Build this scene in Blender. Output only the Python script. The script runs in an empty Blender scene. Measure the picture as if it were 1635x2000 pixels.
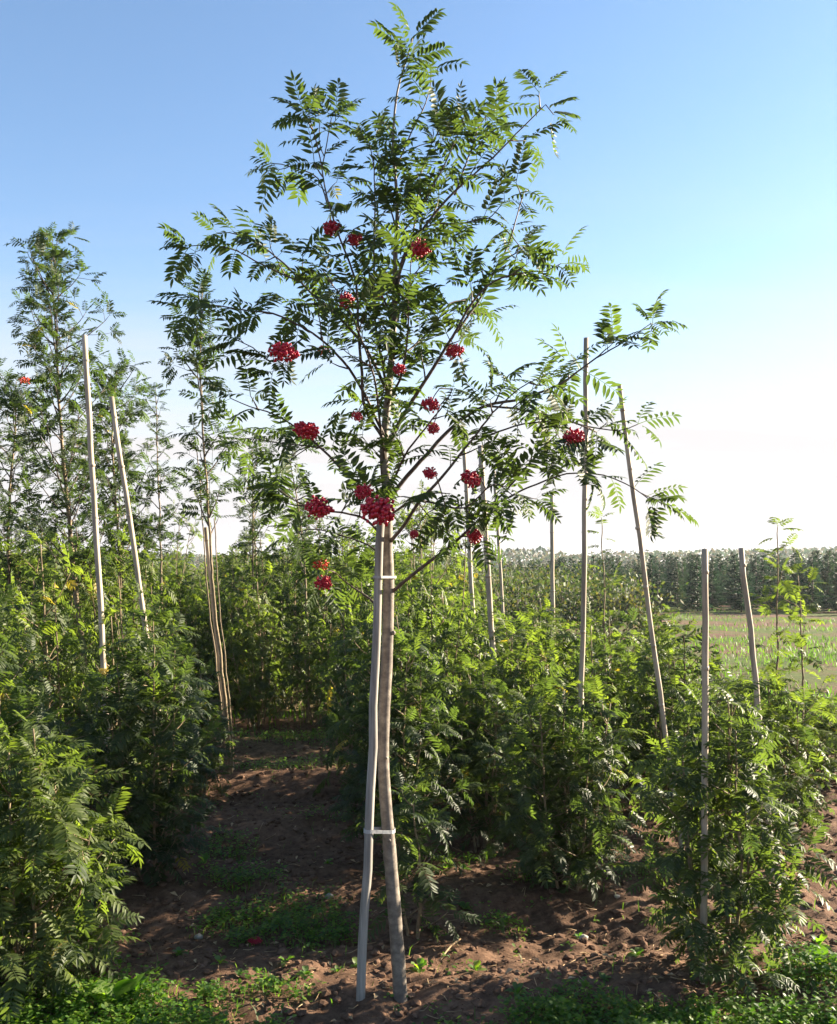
import bpy, math, random
import numpy as np
from mathutils import Vector, Matrix

R = math.radians
scene = bpy.context.scene

# ------------------------------------------------------------------ camera
CAM_H, F_PX, CX, HORIZON = 1.6, 1800.0, 817.5, 1095.0
cam_data = bpy.data.cameras.new('camera')
cam = bpy.data.objects.new('camera', cam_data)
scene.collection.objects.link(cam)
cam.location = (0, 0, CAM_H)
cam.rotation_euler = (R(90), 0, 0)
cam_data.sensor_width = 36.0
cam_data.lens = F_PX / 2000.0 * 36.0
cam_data.shift_y = (HORIZON - 1000.0) / 2000.0
cam_data.clip_start, cam_data.clip_end = 0.05, 6000.0
scene.camera = cam

# ------------------------------------------------------------------ sky, sun, exposure
SUN_AZ, SUN_EL = R(67), R(19.5)          # azimuth clockwise from the viewing direction
world = bpy.data.worlds.new('World')
scene.world = world
world.use_nodes = True
wn, wl = world.node_tree.nodes, world.node_tree.links
wn.clear()
w_out = wn.new('ShaderNodeOutputWorld')
w_bg = wn.new('ShaderNodeBackground')
w_sky = wn.new('ShaderNodeTexSky')
w_sky.sky_type = 'NISHITA'
w_sky.sun_disc = False
w_sky.sun_elevation, w_sky.sun_rotation = SUN_EL, SUN_AZ
w_sky.altitude = 100
w_sky.air_density, w_sky.dust_density, w_sky.ozone_density = 1.0, 0.35, 2.4
w_bg.inputs['Strength'].default_value = 0.058
# thin high cloud: stretched noise on the sky direction, over the physical sky
w_tc = wn.new('ShaderNodeTexCoord')
w_sep = wn.new('ShaderNodeSeparateXYZ')
wl.new(w_tc.outputs['Generated'], w_sep.inputs[0])
w_zc = wn.new('ShaderNodeMath'); w_zc.operation = 'MAXIMUM'; w_zc.inputs[1].default_value = 0.0
wl.new(w_sep.outputs['Z'], w_zc.inputs[0])
w_add = wn.new('ShaderNodeMath'); w_add.operation = 'ADD'; w_add.inputs[1].default_value = 0.12
wl.new(w_zc.outputs[0], w_add.inputs[0])
w_px = wn.new('ShaderNodeMath'); w_px.operation = 'DIVIDE'
w_py = wn.new('ShaderNodeMath'); w_py.operation = 'DIVIDE'
wl.new(w_sep.outputs['X'], w_px.inputs[0]); wl.new(w_add.outputs[0], w_px.inputs[1])
wl.new(w_sep.outputs['Y'], w_py.inputs[0]); wl.new(w_add.outputs[0], w_py.inputs[1])
w_cmb = wn.new('ShaderNodeCombineXYZ')
wl.new(w_px.outputs[0], w_cmb.inputs[0]); wl.new(w_py.outputs[0], w_cmb.inputs[1])
w_map = wn.new('ShaderNodeMapping'); w_map.inputs['Scale'].default_value = (0.28, 0.75, 1); w_map.inputs['Rotation'].default_value = (0, 0, 0.15)
wl.new(w_cmb.outputs[0], w_map.inputs[0])
w_noise = wn.new('ShaderNodeTexNoise')
w_noise.inputs['Scale'].default_value = 1.3; w_noise.inputs['Detail'].default_value = 6; w_noise.inputs['Roughness'].default_value = 0.55
wl.new(w_map.outputs[0], w_noise.inputs['Vector'])
w_cr = wn.new('ShaderNodeMapRange')
w_cr.inputs['From Min'].default_value, w_cr.inputs['From Max'].default_value = 0.42, 0.68
w_cr.inputs['To Min'].default_value, w_cr.inputs['To Max'].default_value = 0.0, 1.0
wl.new(w_noise.outputs['Fac'], w_cr.inputs['Value'])
w_el = wn.new('ShaderNodeMapRange'); w_el.interpolation_type = 'SMOOTHSTEP'
w_el.inputs['From Min'].default_value, w_el.inputs['From Max'].default_value = 0.46, 0.03
w_el.inputs['To Min'].default_value, w_el.inputs['To Max'].default_value = 0.0, 1.0
wl.new(w_sep.outputs['Z'], w_el.inputs['Value'])
w_mul = wn.new('ShaderNodeMath'); w_mul.operation = 'MULTIPLY'
wl.new(w_cr.outputs[0], w_mul.inputs[0]); wl.new(w_el.outputs[0], w_mul.inputs[1])
w_mix = wn.new('ShaderNodeMix'); w_mix.data_type = 'RGBA'
w_pow = wn.new('ShaderNodeMath'); w_pow.operation = 'POWER'; w_pow.inputs[1].default_value = 2.5
wl.new(w_el.outputs[0], w_pow.inputs[0])
w_fac = wn.new('ShaderNodeMath'); w_fac.operation = 'MULTIPLY_ADD'; w_fac.inputs[1].default_value = 0.7; w_fac.use_clamp = True
wl.new(w_mul.outputs[0], w_fac.inputs[0]); wl.new(w_pow.outputs[0], w_fac.inputs[2])
wl.new(w_fac.outputs[0], w_mix.inputs['Factor'])
wl.new(w_sky.outputs[0], w_mix.inputs['A'])
w_mix.inputs['B'].default_value = (3.3, 3.22, 3.26, 1)
wl.new(w_mix.outputs['Result'], w_bg.inputs['Color'])
wl.new(w_bg.outputs[0], w_out.inputs[0])

sun_data = bpy.data.lights.new('sun', 'SUN')
sun_data.energy, sun_data.angle, sun_data.color = 5.0, R(0.55), (1.0, 0.86, 0.66)
sun = bpy.data.objects.new('sun', sun_data)
scene.collection.objects.link(sun)
sun_vec = Vector((math.sin(SUN_AZ)*math.cos(SUN_EL), math.cos(SUN_AZ)*math.cos(SUN_EL), math.sin(SUN_EL)))
sun.rotation_euler = sun_vec.to_track_quat('Z', 'Y').to_euler()
sun.location = sun_vec * 30

vs = scene.view_settings
vs.view_transform, vs.look, vs.exposure, vs.gamma = 'Standard', 'None', 2.32, 1.0
vs.use_curve_mapping = False
scene.cycles.max_bounces = 8
scene.cycles.transmission_bounces = 6
scene.cycles.transparent_max_bounces = 4
scene.cycles.caustics_reflective = False
scene.cycles.caustics_refractive = False
scene.cycles.use_denoising = True

# ------------------------------------------------------------------ helpers
def P(px, py, D):
    """the real place seen along a sight line at depth D metres"""
    return np.array([(px - CX) / F_PX * D, D, CAM_H - (py - HORIZON) / F_PX * D])

def unit(v):
    v = np.asarray(v, float)
    return v / (np.linalg.norm(v) + 1e-9)

# value noise, vectorised
_lat = np.random.RandomState(7).rand(256, 256)
def vnoise(x, y, s):
    x = np.asarray(x, float) / s + 1000.3; y = np.asarray(y, float) / s + 1000.7
    xi, yi = np.floor(x).astype(int), np.floor(y).astype(int)
    fx, fy = x - xi, y - yi
    fx, fy = fx*fx*(3-2*fx), fy*fy*(3-2*fy)
    a, b = _lat[xi & 255, yi & 255], _lat[(xi+1) & 255, yi & 255]
    c, d = _lat[xi & 255, (yi+1) & 255], _lat[(xi+1) & 255, (yi+1) & 255]
    return (a*(1-fx)+b*fx)*(1-fy) + (c*(1-fx)+d*fx)*fy - 0.5

def gz(x, y):
    """ground height"""
    x = np.asarray(x, float); y = np.asarray(y, float)
    near = np.clip(1.2 - np.hypot(x, y - 4) / 14.0, 0.12, 1)
    z = 0.035*vnoise(x, y, 1.1) + 0.05*vnoise(x*0.45, y, 0.33)*near
    z = z + near*(0.045*vnoise(x, y, 0.14) + 0.022*vnoise(x+31, y, 0.06) + 0.012*vnoise(x, y+17, 0.03))
    z = z + 0.03*near*np.cos((y - 3.45) * 2*math.pi / 1.15)      # low ridges along the plant rows
    return z

class Geo:
    """collects triangles/quads; faces padded to 4 with -1"""
    def __init__(self): self.v, self.f, self.t, self.n = [], [], [], 0
    def add(self, v, f, tint=0.5):
        v = np.asarray(v, float).reshape(-1, 3); f = np.asarray(f, int)
        if f.shape[1] == 3: f = np.hstack([f, np.full((len(f), 1), -1)])
        g = np.where(f >= 0, f + self.n, -1)
        self.v.append(v); self.f.append(g)
        self.t.append(np.broadcast_to(np.asarray(tint, float), (len(f),)).copy())
        self.n += len(v)
    def mesh(self, name, mat, smooth=True):
        v = np.concatenate(self.v); f = np.concatenate(self.f); t = np.concatenate(self.t)
        cnt = np.where(f[:, 3] >= 0, 4, 3)
        flat = f[f >= 0]
        m = bpy.data.meshes.new(name)
        m.vertices.add(len(v)); m.vertices.foreach_set('co', v.astype(np.float32).ravel())
        m.loops.add(len(flat)); m.loops.foreach_set('vertex_index', flat.astype(np.int32))
        m.polygons.add(len(f))
        starts = np.concatenate([[0], np.cumsum(cnt)[:-1]]).astype(np.int32)
        m.polygons.foreach_set('loop_start', starts)
        m.update(calc_edges=True)
        m.polygons.foreach_set('use_smooth', np.full(len(f), smooth))
        a = m.attributes.new('tint', 'FLOAT', 'FACE'); a.data.foreach_set('value', t.astype(np.float32))
        m.materials.append(mat)
        m.validate()
        return m

COL = scene.collection
def link(name, data, parent=None, loc=None, **props):
    o = bpy.data.objects.new(name, data)
    COL.objects.link(o)
    if parent is not None: o.parent = parent
    if loc is not None: o.location = loc
    for k, v in props.items(): o[k] = v
    return o

def thing(name, label, category, loc=(0, 0, 0), group=None, data=None):
    o = link(name, data, None, [float(c) for c in loc], label=label, category=category)
    if group: o['group'] = group
    return o

# ------------------------------------------------------------------ materials
def new_mat(name):
    m = bpy.data.materials.new(name); m.use_nodes = True
    n, l = m.node_tree.nodes, m.node_tree.links
    n.clear()
    return m, n, l

def ramp(n, stops):
    r = n.new('ShaderNodeValToRGB')
    el = r.color_ramp.elements
    el[0].position, el[0].color = stops[0][0], (*stops[0][1], 1)
    el[1].position, el[1].color = stops[-1][0], (*stops[-1][1], 1)
    for p, c in stops[1:-1]:
        e = el.new(p); e.color = (*c, 1)
    return r

def leaf_mat(name, stops, trans_gain=(2.6, 3.0, 1.0), vary=0.16, trans=0.47, rough=0.42, spec=0.45):
    m, n, l = new_mat(name)
    out = n.new('ShaderNodeOutputMaterial')
    at = n.new('ShaderNodeAttribute'); at.attribute_name = 'tint'
    oi = n.new('ShaderNodeObjectInfo')
    geo = n.new('ShaderNodeNewGeometry')
    a1 = n.new('ShaderNodeMath'); a1.operation = 'MULTIPLY_ADD'
    a1.inputs[1].default_value = vary; l.new(oi.outputs['Random'], a1.inputs[0]); l.new(at.outputs['Fac'], a1.inputs[2])
    a2 = n.new('ShaderNodeMath'); a2.operation = 'MULTIPLY_ADD'
    a2.inputs[1].default_value = 0.16; l.new(geo.outputs['Random Per Island'], a2.inputs[0]); l.new(a1.outputs[0], a2.inputs[2])
    a3 = n.new('ShaderNodeMath'); a3.operation = 'SUBTRACT'; a3.inputs[1].default_value = 0.16
    l.new(a2.outputs[0], a3.inputs[0])
    r = ramp(n, stops); l.new(a3.outputs[0], r.inputs[0])
    # leaf undersides are paler and greyer
    under = n.new('ShaderNodeMix'); under.data_type = 'RGBA'; under.inputs['B'].default_value = (0.10, 0.14, 0.075, 1)
    uf = n.new('ShaderNodeMath'); uf.operation = 'MULTIPLY'; uf.inputs[1].default_value = 0.45
    l.new(geo.outputs['Backfacing'], uf.inputs[0]); l.new(uf.outputs[0], under.inputs['Factor']); l.new(r.outputs[0], under.inputs['A'])
    b = n.new('ShaderNodeBsdfPrincipled')
    l.new(under.outputs['Result'], b.inputs['Base Color'])
    b.inputs['Roughness'].default_value = rough; b.inputs['Specular IOR Level'].default_value = spec
    tr = n.new('ShaderNodeBsdfTranslucent')
    g = n.new('ShaderNodeMix'); g.data_type = 'RGBA'; g.blend_type = 'MULTIPLY'; g.inputs['Factor'].default_value = 1
    g.inputs['B'].default_value = (*trans_gain, 1); l.new(r.outputs[0], g.inputs['A'])
    l.new(g.outputs['Result'], tr.inputs['Color'])
    mx = n.new('ShaderNodeMixShader'); mx.inputs[0].default_value = trans
    l.new(b.outputs[0], mx.inputs[1]); l.new(tr.outputs[0], mx.inputs[2])
    l.new(mx.outputs[0], out.inputs[0])
    return m

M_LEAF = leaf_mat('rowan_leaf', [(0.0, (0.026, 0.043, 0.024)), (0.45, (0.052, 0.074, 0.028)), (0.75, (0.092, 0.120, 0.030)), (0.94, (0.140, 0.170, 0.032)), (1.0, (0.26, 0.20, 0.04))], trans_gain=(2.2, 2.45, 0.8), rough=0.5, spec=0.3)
M_WEED = leaf_mat('weed_leaf', [(0.0, (0.030, 0.075, 0.014)), (0.5, (0.070, 0.14, 0.016)), (1.0, (0.15, 0.21, 0.02))], rough=0.5)
M_GRASS = leaf_mat('grass_blade', [(0.0, (0.04, 0.085, 0.014)), (0.6, (0.07, 0.115, 0.022)), (1.0, (0.15, 0.14, 0.06))], rough=0.55, spec=0.3)
M_SPRUCE = leaf_mat('spruce_needle', [(0.0, (0.016, 0.032, 0.028)), (0.5, (0.026, 0.050, 0.040)), (0.85, (0.044, 0.064, 0.038)), (1.0, (0.10, 0.07, 0.05))], vary=0.4,
                    trans_gain=(1.6, 2.0, 1.2), trans=0.3, rough=0.6, spec=0.3)
M_HEDGE = leaf_mat('shrub_leaf', [(0.0, (0.028, 0.045, 0.02)), (0.5, (0.055, 0.075, 0.03)), (1.0, (0.12, 0.09, 0.045))], trans=0.25, rough=0.6, spec=0.2)

def rough_mat(name, c0, c1, c2, scale=30, stretch=(1, 1, 1), rough=0.85, bump=0.4, spec=0.2, bump_dist=0.004):
    m, n, l = new_mat(name)
    out = n.new('ShaderNodeOutputMaterial'); b = n.new('ShaderNodeBsdfPrincipled')
    tc = n.new('ShaderNodeTexCoord'); mp = n.new('ShaderNodeMapping'); mp.inputs['Scale'].default_value = stretch
    l.new(tc.outputs['Object'], mp.inputs[0])
    nz = n.new('ShaderNodeTexNoise'); nz.inputs['Scale'].default_value = scale; nz.inputs['Detail'].default_value = 7; nz.inputs['Roughness'].default_value = 0.65
    l.new(mp.outputs[0], nz.inputs['Vector'])
    r = ramp(n, [(0.28, c0), (0.5, c1), (0.74, c2)]); l.new(nz.outputs['Fac'], r.inputs[0])
    l.new(r.outputs[0], b.inputs['Base Color'])
    b.inputs['Roughness'].default_value = rough; b.inputs['Specular IOR Level'].default_value = spec
    bp = n.new('ShaderNodeBump'); bp.inputs['Strength'].default_value = bump; bp.inputs['Distance'].default_value = bump_dist
    l.new(nz.outputs['Fac'], bp.inputs['Height']); l.new(bp.outputs[0], b.inputs['Normal'])
    l.new(b.outputs[0], out.inputs[0])
    return m

M_BARK = rough_mat('rowan_bark', (0.075, 0.062, 0.052), (0.17, 0.142, 0.115), (0.30, 0.255, 0.205), scale=30, stretch=(1, 1, 1.3), rough=0.62, spec=0.35)
M_TWIG = rough_mat('rowan_twig', (0.045, 0.033, 0.028), (0.085, 0.062, 0.05), (0.15, 0.12, 0.095), scale=40, rough=0.6, spec=0.3)
M_STEM = rough_mat('sapling_stem', (0.10, 0.075, 0.045), (0.20, 0.15, 0.09), (0.34, 0.27, 0.17), scale=30, rough=0.65)
M_STAKE = rough_mat('weathered_pole', (0.10, 0.09, 0.08), (0.27, 0.25, 0.225), (0.40, 0.375, 0.34), scale=42, stretch=(1, 1, 0.06), rough=0.78, bump=0.6)
M_CANE = rough_mat('bamboo_cane', (0.17, 0.14, 0.105), (0.36, 0.30, 0.225), (0.52, 0.45, 0.35), scale=24, stretch=(1, 1, 0.12), rough=0.6, bump=0.4)
M_STRAP = rough_mat('white_strap', (0.28, 0.28, 0.28), (0.38, 0.38, 0.38), (0.46, 0.46, 0.45), scale=60, rough=0.5)
M_CLOD = rough_mat('soil_clod', (0.050, 0.029, 0.020), (0.115, 0.068, 0.045), (0.20, 0.126, 0.085), scale=16, rough=0.95, spec=0.1, bump_dist=0.006)
M_STONE = rough_mat('pale_stone', (0.18, 0.17, 0.15), (0.32, 0.30, 0.26), (0.46, 0.43, 0.38), scale=40, rough=0.8)
M_STRAW = rough_mat('dry_straw', (0.20, 0.13, 0.07), (0.36, 0.25, 0.14), (0.5, 0.38, 0.24), scale=30, rough=0.8)
M_BERRY = rough_mat('rowan_berry', (0.30, 0.004, 0.018), (0.42, 0.008, 0.034), (0.52, 0.025, 0.03), scale=45, rough=0.33, spec=0.5, bump=0.0)
M_BERRY2 = rough_mat('orange_berry', (0.45, 0.02, 0.012), (0.60, 0.05, 0.015), (0.66, 0.11, 0.02), scale=45, rough=0.33, spec=0.5, bump=0.0)

def ground_mat():
    m, n, l = new_mat('field_soil')
    out = n.new('ShaderNodeOutputMaterial'); b = n.new('ShaderNodeBsdfPrincipled')
    tc = n.new('ShaderNodeTexCoord')
    def noise(scale, detail=6, rough=0.6, src=None):
        z = n.new('ShaderNodeTexNoise'); z.inputs['Scale'].default_value = scale
        z.inputs['Detail'].default_value = detail; z.inputs['Roughness'].default_value = rough
        l.new(src or tc.outputs['Object'], z.inputs['Vector']); return z
    fine = noise(24, 9, 0.7)
    soil = ramp(n, [(0.26, (0.048, 0.025, 0.016)), (0.45, (0.108, 0.064, 0.042)), (0.62, (0.178, 0.110, 0.073)), (0.8, (0.28, 0.19, 0.13))])
    l.new(fine.outputs['Fac'], soil.inputs[0])
    big = noise(0.9, 5)
    damp = n.new('ShaderNodeMix'); damp.data_type = 'RGBA'; damp.blend_type = 'MULTIPLY'; damp.inputs['Factor'].default_value = 1
    dr = ramp(n, [(0.35, (0.72, 0.70, 0.68)), (0.65, (1.15, 1.1, 1.05))]); l.new(big.outputs['Fac'], dr.inputs[0])
    l.new(soil.outputs[0], damp.inputs['A']); l.new(dr.outputs[0], damp.inputs['B'])
    # distant field: short green growth takes over beyond the near rows
    green = ramp(n, [(0.3, (0.035, 0.055, 0.014)), (0.5, (0.07, 0.10, 0.02)), (0.72, (0.13, 0.13, 0.045))])
    g2 = noise(6, 8, 0.7); l.new(g2.outputs['Fac'], green.inputs[0])
    sep = n.new('ShaderNodeSeparateXYZ'); l.new(tc.outputs['Object'], sep.inputs[0])
    far = n.new('ShaderNodeMapRange'); far.inputs['From Min'].default_value = 7; far.inputs['From Max'].default_value = 13
    l.new(sep.outputs['Y'], far.inputs['Value'])
    patch = noise(0.5, 6, 0.6)
    pr = n.new('ShaderNodeMapRange'); pr.inputs['From Min'].default_value = 0.42; pr.inputs['From Max'].default_value = 0.56
    l.new(patch.outputs['Fac'], pr.inputs['Value'])
    mul = n.new('ShaderNodeMath'); mul.operation = 'MULTIPLY'; l.new(far.outputs[0], mul.inputs[0]); l.new(pr.outputs[0], mul.inputs[1])
    mx = n.new('ShaderNodeMix'); mx.data_type = 'RGBA'
    l.new(mul.outputs[0], mx.inputs['Factor']); l.new(damp.outputs['Result'], mx.inputs['A']); l.new(green.outputs[0], mx.inputs['B'])
    l.new(mx.outputs['Result'], b.inputs['Base Color'])
    b.inputs['Roughness'].default_value = 0.95; b.inputs['Specular IOR Level'].default_value = 0.12
    bp = n.new('ShaderNodeBump'); bp.inputs['Strength'].default_value = 0.8; bp.inputs['Distance'].default_value = 0.012
    l.new(fine.outputs['Fac'], bp.inputs['Height']); l.new(bp.outputs[0], b.inputs['Normal'])
    l.new(b.outputs[0], out.inputs[0])
    return m
M_GROUND = ground_mat()

# ------------------------------------------------------------------ the ground
def graded(lo, hi, step, far_lo, far_hi, ratio=1.22):
    a = list(np.arange(lo, hi, step))
    s, x = step, a[-1]
    while x < far_hi: s *= ratio; x += s; a.append(x)
    s, x, b = step, lo, []
    while x > far_lo: s *= ratio; x -= s; b.append(x)
    return np.array(b[::-1] + a)
gxs = graded(-2.6, 2.7, 0.02, -2500, 2500)
gys = graded(2.5, 8.0, 0.02, -400, 4000)
GX, GY = np.meshgrid(gxs, gys, indexing='ij')
GZ = gz(GX, GY)
gv = np.stack([GX, GY, GZ], -1).reshape(-1, 3)
ni, nj = GX.shape
ii, jj = np.meshgrid(np.arange(ni-1), np.arange(nj-1), indexing='ij')
q = (ii*nj + jj).ravel()
G = Geo(); G.add(gv, np.stack([q, q+nj, q+nj+1, q+1], -1))
link('ground', G.mesh('ground', M_GROUND), kind='structure')

# ------------------------------------------------------------------ plant building blocks
def frame_from(d, up=(0, 0, 1)):
    d = unit(d); s = np.cross(up, d)
    if np.linalg.norm(s) < 1e-3: s = np.array([0, 1.0, 0])
    s = unit(s); u = np.cross(d, s)
    return d, s, u

def smooth_line(pts, step=0.03):
    """Catmull-Rom through the points (any dims), resampled"""
    p = np.asarray(pts, float)
    p = np.vstack([2*p[0]-p[1], p, 2*p[-1]-p[-2]])
    out = []
    for i in range(1, len(p)-2):
        seg = np.linalg.norm(p[i+1][:3]-p[i][:3])
        k = max(1, int(seg/step))
        t = np.linspace(0, 1, k, endpoint=False)[:, None]
        a, b, c, d = p[i-1], p[i], p[i+1], p[i+2]
        out.append(0.5*((2*b) + (-a+c)*t + (2*a-5*b+4*c-d)*t*t + (-a+3*b-3*c+d)*t**3))
    out.append(p[-2][None])
    return np.vstack(out)

def tube(g, pts, rad, n=6, rng=None, wob=0.0, tint=0.5):
    pts = np.asarray(pts, float); k = len(pts)
    rad = np.broadcast_to(np.asarray(rad, float), (k,))
    tan = np.gradient(pts, axis=0)
    ref = np.array([0.31, 0.95, 0.02]) if abs(unit(tan[0])[2]) > 0.5 else np.array([0, 0, 1.0])
    ang = np.arange(n)*2*math.pi/n
    vs_ = []
    for i in range(k):
        t = unit(tan[i]); s = unit(np.cross(ref, t)); u = np.cross(t, s)
        r = rad[i]*np.ones(n)
        if wob and rng is not None: r = r*(1+wob*(rng.rand(n)-0.5))
        vs_.append(pts[i] + r[:, None]*(np.cos(ang)[:, None]*s + np.sin(ang)[:, None]*u))
    v = np.vstack(vs_)
    f = []
    for i in range(k-1):
        for j in range(n):
            a, b = i*n+j, i*n+(j+1) % n
            f.append((a, b, b+n, a+n))
    v = np.vstack([v, pts[:1], pts[-1:]]); c0, c1 = k*n, k*n+1
    f += [(c0, (j+1) % n, j, -1) for j in range(n)]
    f += [(c1, (k-1)*n+j, (k-1)*n+(j+1) % n, -1) for j in range(n)]
    g.add(v, np.array(f), tint)

# --- a pinnate rowan leaf: rachis along +X, unit length, drooping in -Z
def leaf_variant(seed, pairs=6, detail=True, wide=1.0):
    rng = np.random.RandomState(seed)
    V, F, n = [], [], 0
    curl = rng.uniform(0.2, 0.85); side = rng.uniform(-0.12, 0.12)
    def rach(t): return np.array([t*(1-0.12*curl*t), side*t*t, 0.10*t - curl*0.55*t*t])
    ts = np.linspace(0, 0.93, 5)
    rp = np.array([rach(t) for t in ts])
    w = np.linspace(0.010, 0.004, 5)
    v = np.vstack([rp + np.outer(w, [0, 1, 0.3]), rp - np.outer(w, [0, 1, -0.3])])
    V.append(v); F += [(i, i+1, i+6, i+5) for i in range(4)]; n = 10
    fold = rng.uniform(0.12, 0.4); drop = rng.uniform(0.05, 0.45)
    items = []
    for i in range(pairs):
        t = 0.22 + 0.70*i/(pairs-1)
        size = 0.30*(0.72 + 0.5*math.sin(math.pi*(0.25+0.6*i/(pairs-1))))*wide**0.5
        for s in (-1, 1): items.append((t + rng.uniform(-0.015, 0.015), s, size*rng.uniform(0.88, 1.1)))
    items.append((0.93, 0, 0.27))
    for t, s, L in items:
        p = rach(t); tan = unit(rach(t+0.02)-rach(t-0.02))
        sd = unit(np.cross([0, 0, 1], tan)); up = np.cross(tan, sd)
        a = R(rng.uniform(52, 70)) if s else R(rng.uniform(-8, 8))
        d = unit(math.cos(a)*tan + (s if s else 0.0)*math.sin(a)*sd - drop*rng.uniform(0.5, 1.5)*up*0.7 + up*rng.uniform(-.12, .12))
        sw = unit(np.cross(up, d)); nrm = np.cross(d, sw)
        W = L*0.165*wide*rng.uniform(0.9, 1.1)
        bend = -rng.uniform(0.04, 0.2)*L
        def q(x, y, lift): return p + d*(x*L) + sw*(y*W) + nrm*(lift*W*fold*2 + bend*x*x)
        if detail:
            vv = [q(0, 0, 0), q(.35, 0, 0), q(.7, 0, 0), q(1.02, 0, 0), q(.28, .95, 1), q(.62, .9, 1), q(.28, -.95, 1), q(.62, -.9, 1)]
            ff = [(0, 1, 4, -1), (1, 2, 5, 4), (2, 3, 5, -1), (0, 6, 1, -1), (1, 6, 7, 2), (2, 7, 3, -1)]
        else:
            vv = [q(0, 0, 0), q(1.02, 0, 0), q(.3, 1, .7), q(.66, .85, .7), q(.3, -1, .7), q(.66, -.85, .7)]
            ff = [(0, 1, 3, 2), (0, 4, 5, 1)]
        V.append(np.array(vv)); F += [tuple(i+n if i >= 0 else -1 for i in f) for f in ff]; n += len(vv)
    return np.vstack(V), np.array(F)

LEAF = [leaf_variant(100+i, pairs=6+(i % 3), wide=0.80+0.07*(i % 3)) for i in range(10)]
LEAF_LO = [leaf_variant(200+i, pairs=6, detail=False, wide=1.0) for i in range(8)]
LEAF_SAP = [leaf_variant(150+i, pairs=7+i % 2, wide=0.85) for i in range(10)]
LEAF_MESHES = {}
def leaf_meshes(lib):
    LEAF_MESH = LEAF_MESHES.setdefault(id(lib), [])
    if not LEAF_MESH:
        for i, (v, f) in enumerate(lib):
            for t in (0.2, 0.42, 0.66, 0.95):
                g = Geo(); g.add(v, f, t); LEAF_MESH.append(g.mesh('leaf', M_LEAF))
    return LEAF_MESH

class Leaves:
    """a list of leaf placements"""
    def __init__(self): self.pos, self.rot, self.sc, self.var, self.tint = [], [], [], [], []
    def put(self, p, d, length, rng, tint, up=None):
        up = unit(np.array([0, 0, 1.0]) + 0.35*rng.randn(3)) if up is None else up
        x, y, z = frame_from(d, up)
        self.pos.append(np.asarray(p, float)); self.rot.append(np.stack([x, y, z], 1))
        self.sc.append(length); self.var.append(rng.randint(1000)); self.tint.append(tint)
    def merge(self, g, idx, lib):
        idx = np.asarray(list(idx), int)
        if not len(idx): return
        pos, rot = np.array(self.pos)[idx], np.array(self.rot)[idx]
        sc, var, ti = np.array(self.sc)[idx], np.array(self.var)[idx] % len(lib), np.array(self.tint)[idx]
        for k, (v, f) in enumerate(lib):
            s = np.where(var == k)[0]
            if not len(s): continue
            vv = np.einsum('nij,vj->nvi', rot[s]*sc[s][:, None, None], v) + pos[s][:, None, :]
            ff = np.where(f[None] >= 0, f[None] + (np.arange(len(s))*len(v))[:, None, None], -1)
            g.add(vv.reshape(-1, 3), ff.reshape(-1, 4), np.repeat(ti[s], len(f)))

def leafy(L, pts, rng, length, start=0.1, gap=0.035, tint=0.35, tip_tint=None, spread=0.95, dens=1.0):
    """alternate leaves along a shoot, closing with a tip rosette"""
    seg = np.linalg.norm(np.diff(pts, axis=0), axis=1); cum = np.concatenate([[0], np.cumsum(seg)])
    tot = cum[-1]; s = tot*start + rng.rand()*gap; a = rng.rand()*6.28
    tt = tip_tint if tip_tint is not None else tint
    while s < tot:
        i = min(np.searchsorted(cum, s), len(pts)-1); i = max(i, 1)
        u = (s-cum[i-1])/(seg[i-1]+1e-9); p = pts[i-1]*(1-u)+pts[i]*u
        ax = unit(pts[i]-pts[i-1]); sx, sy = frame_from(ax, (0.1, 0.2, 1))[1:]
        if rng.rand() < dens:
            rad = math.cos(a)*sx + math.sin(a)*sy
            d = ax*rng.uniform(0.25, 0.65) + rad*spread + np.array([0, 0, rng.uniform(-0.28, 0.14)])
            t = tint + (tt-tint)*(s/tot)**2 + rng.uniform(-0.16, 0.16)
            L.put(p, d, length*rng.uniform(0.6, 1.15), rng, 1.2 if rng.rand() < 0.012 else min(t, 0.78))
        a += 2.4 + rng.uniform(-.3, .3); s += gap*rng.uniform(0.75, 1.3)
    ax = unit(pts[-1]-pts[-2]); sx, sy = frame_from(ax, (0.1, 0.2, 1))[1:]
    for k in range(3):
        b = a + k*2.1
        L.put(pts[-1], ax*0.65 + 0.7*(math.cos(b)*sx+math.sin(b)*sy), length*rng.uniform(0.6, 0.95), rng, min(0.78, tt + rng.uniform(-.12, .12)))

def shoot(p, d, length, rng, up=0.35, bend=0.3, k=6):
    """a curved shoot starting at p towards d, turning up"""
    pts = [np.asarray(p, float)]; d = unit(d); st = length/k
    for i in range(k):
        d = unit(d + np.array([0, 0, up/k]) + rng.randn(3)*bend/k)
        pts.append(pts[-1]+d*st)
    return np.array(pts)

def scatter_leaf_objects(L, idx, root, origin, lib):
    ms = leaf_meshes(lib)
    for i in idx:
        k = L.var[i] % len(lib)
        t = int(np.clip(np.digitize(L.tint[i], [0.31, 0.54, 0.8]), 0, 3))
        o = bpy.data.objects.new('leaf', ms[k*4+t]); COL.objects.link(o); o.parent = root
        m = Matrix(((L.rot[i]*L.sc[i]).tolist())).to_4x4(); m.translation = Vector((L.pos[i]-origin).tolist())
        o.matrix_local = m

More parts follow.
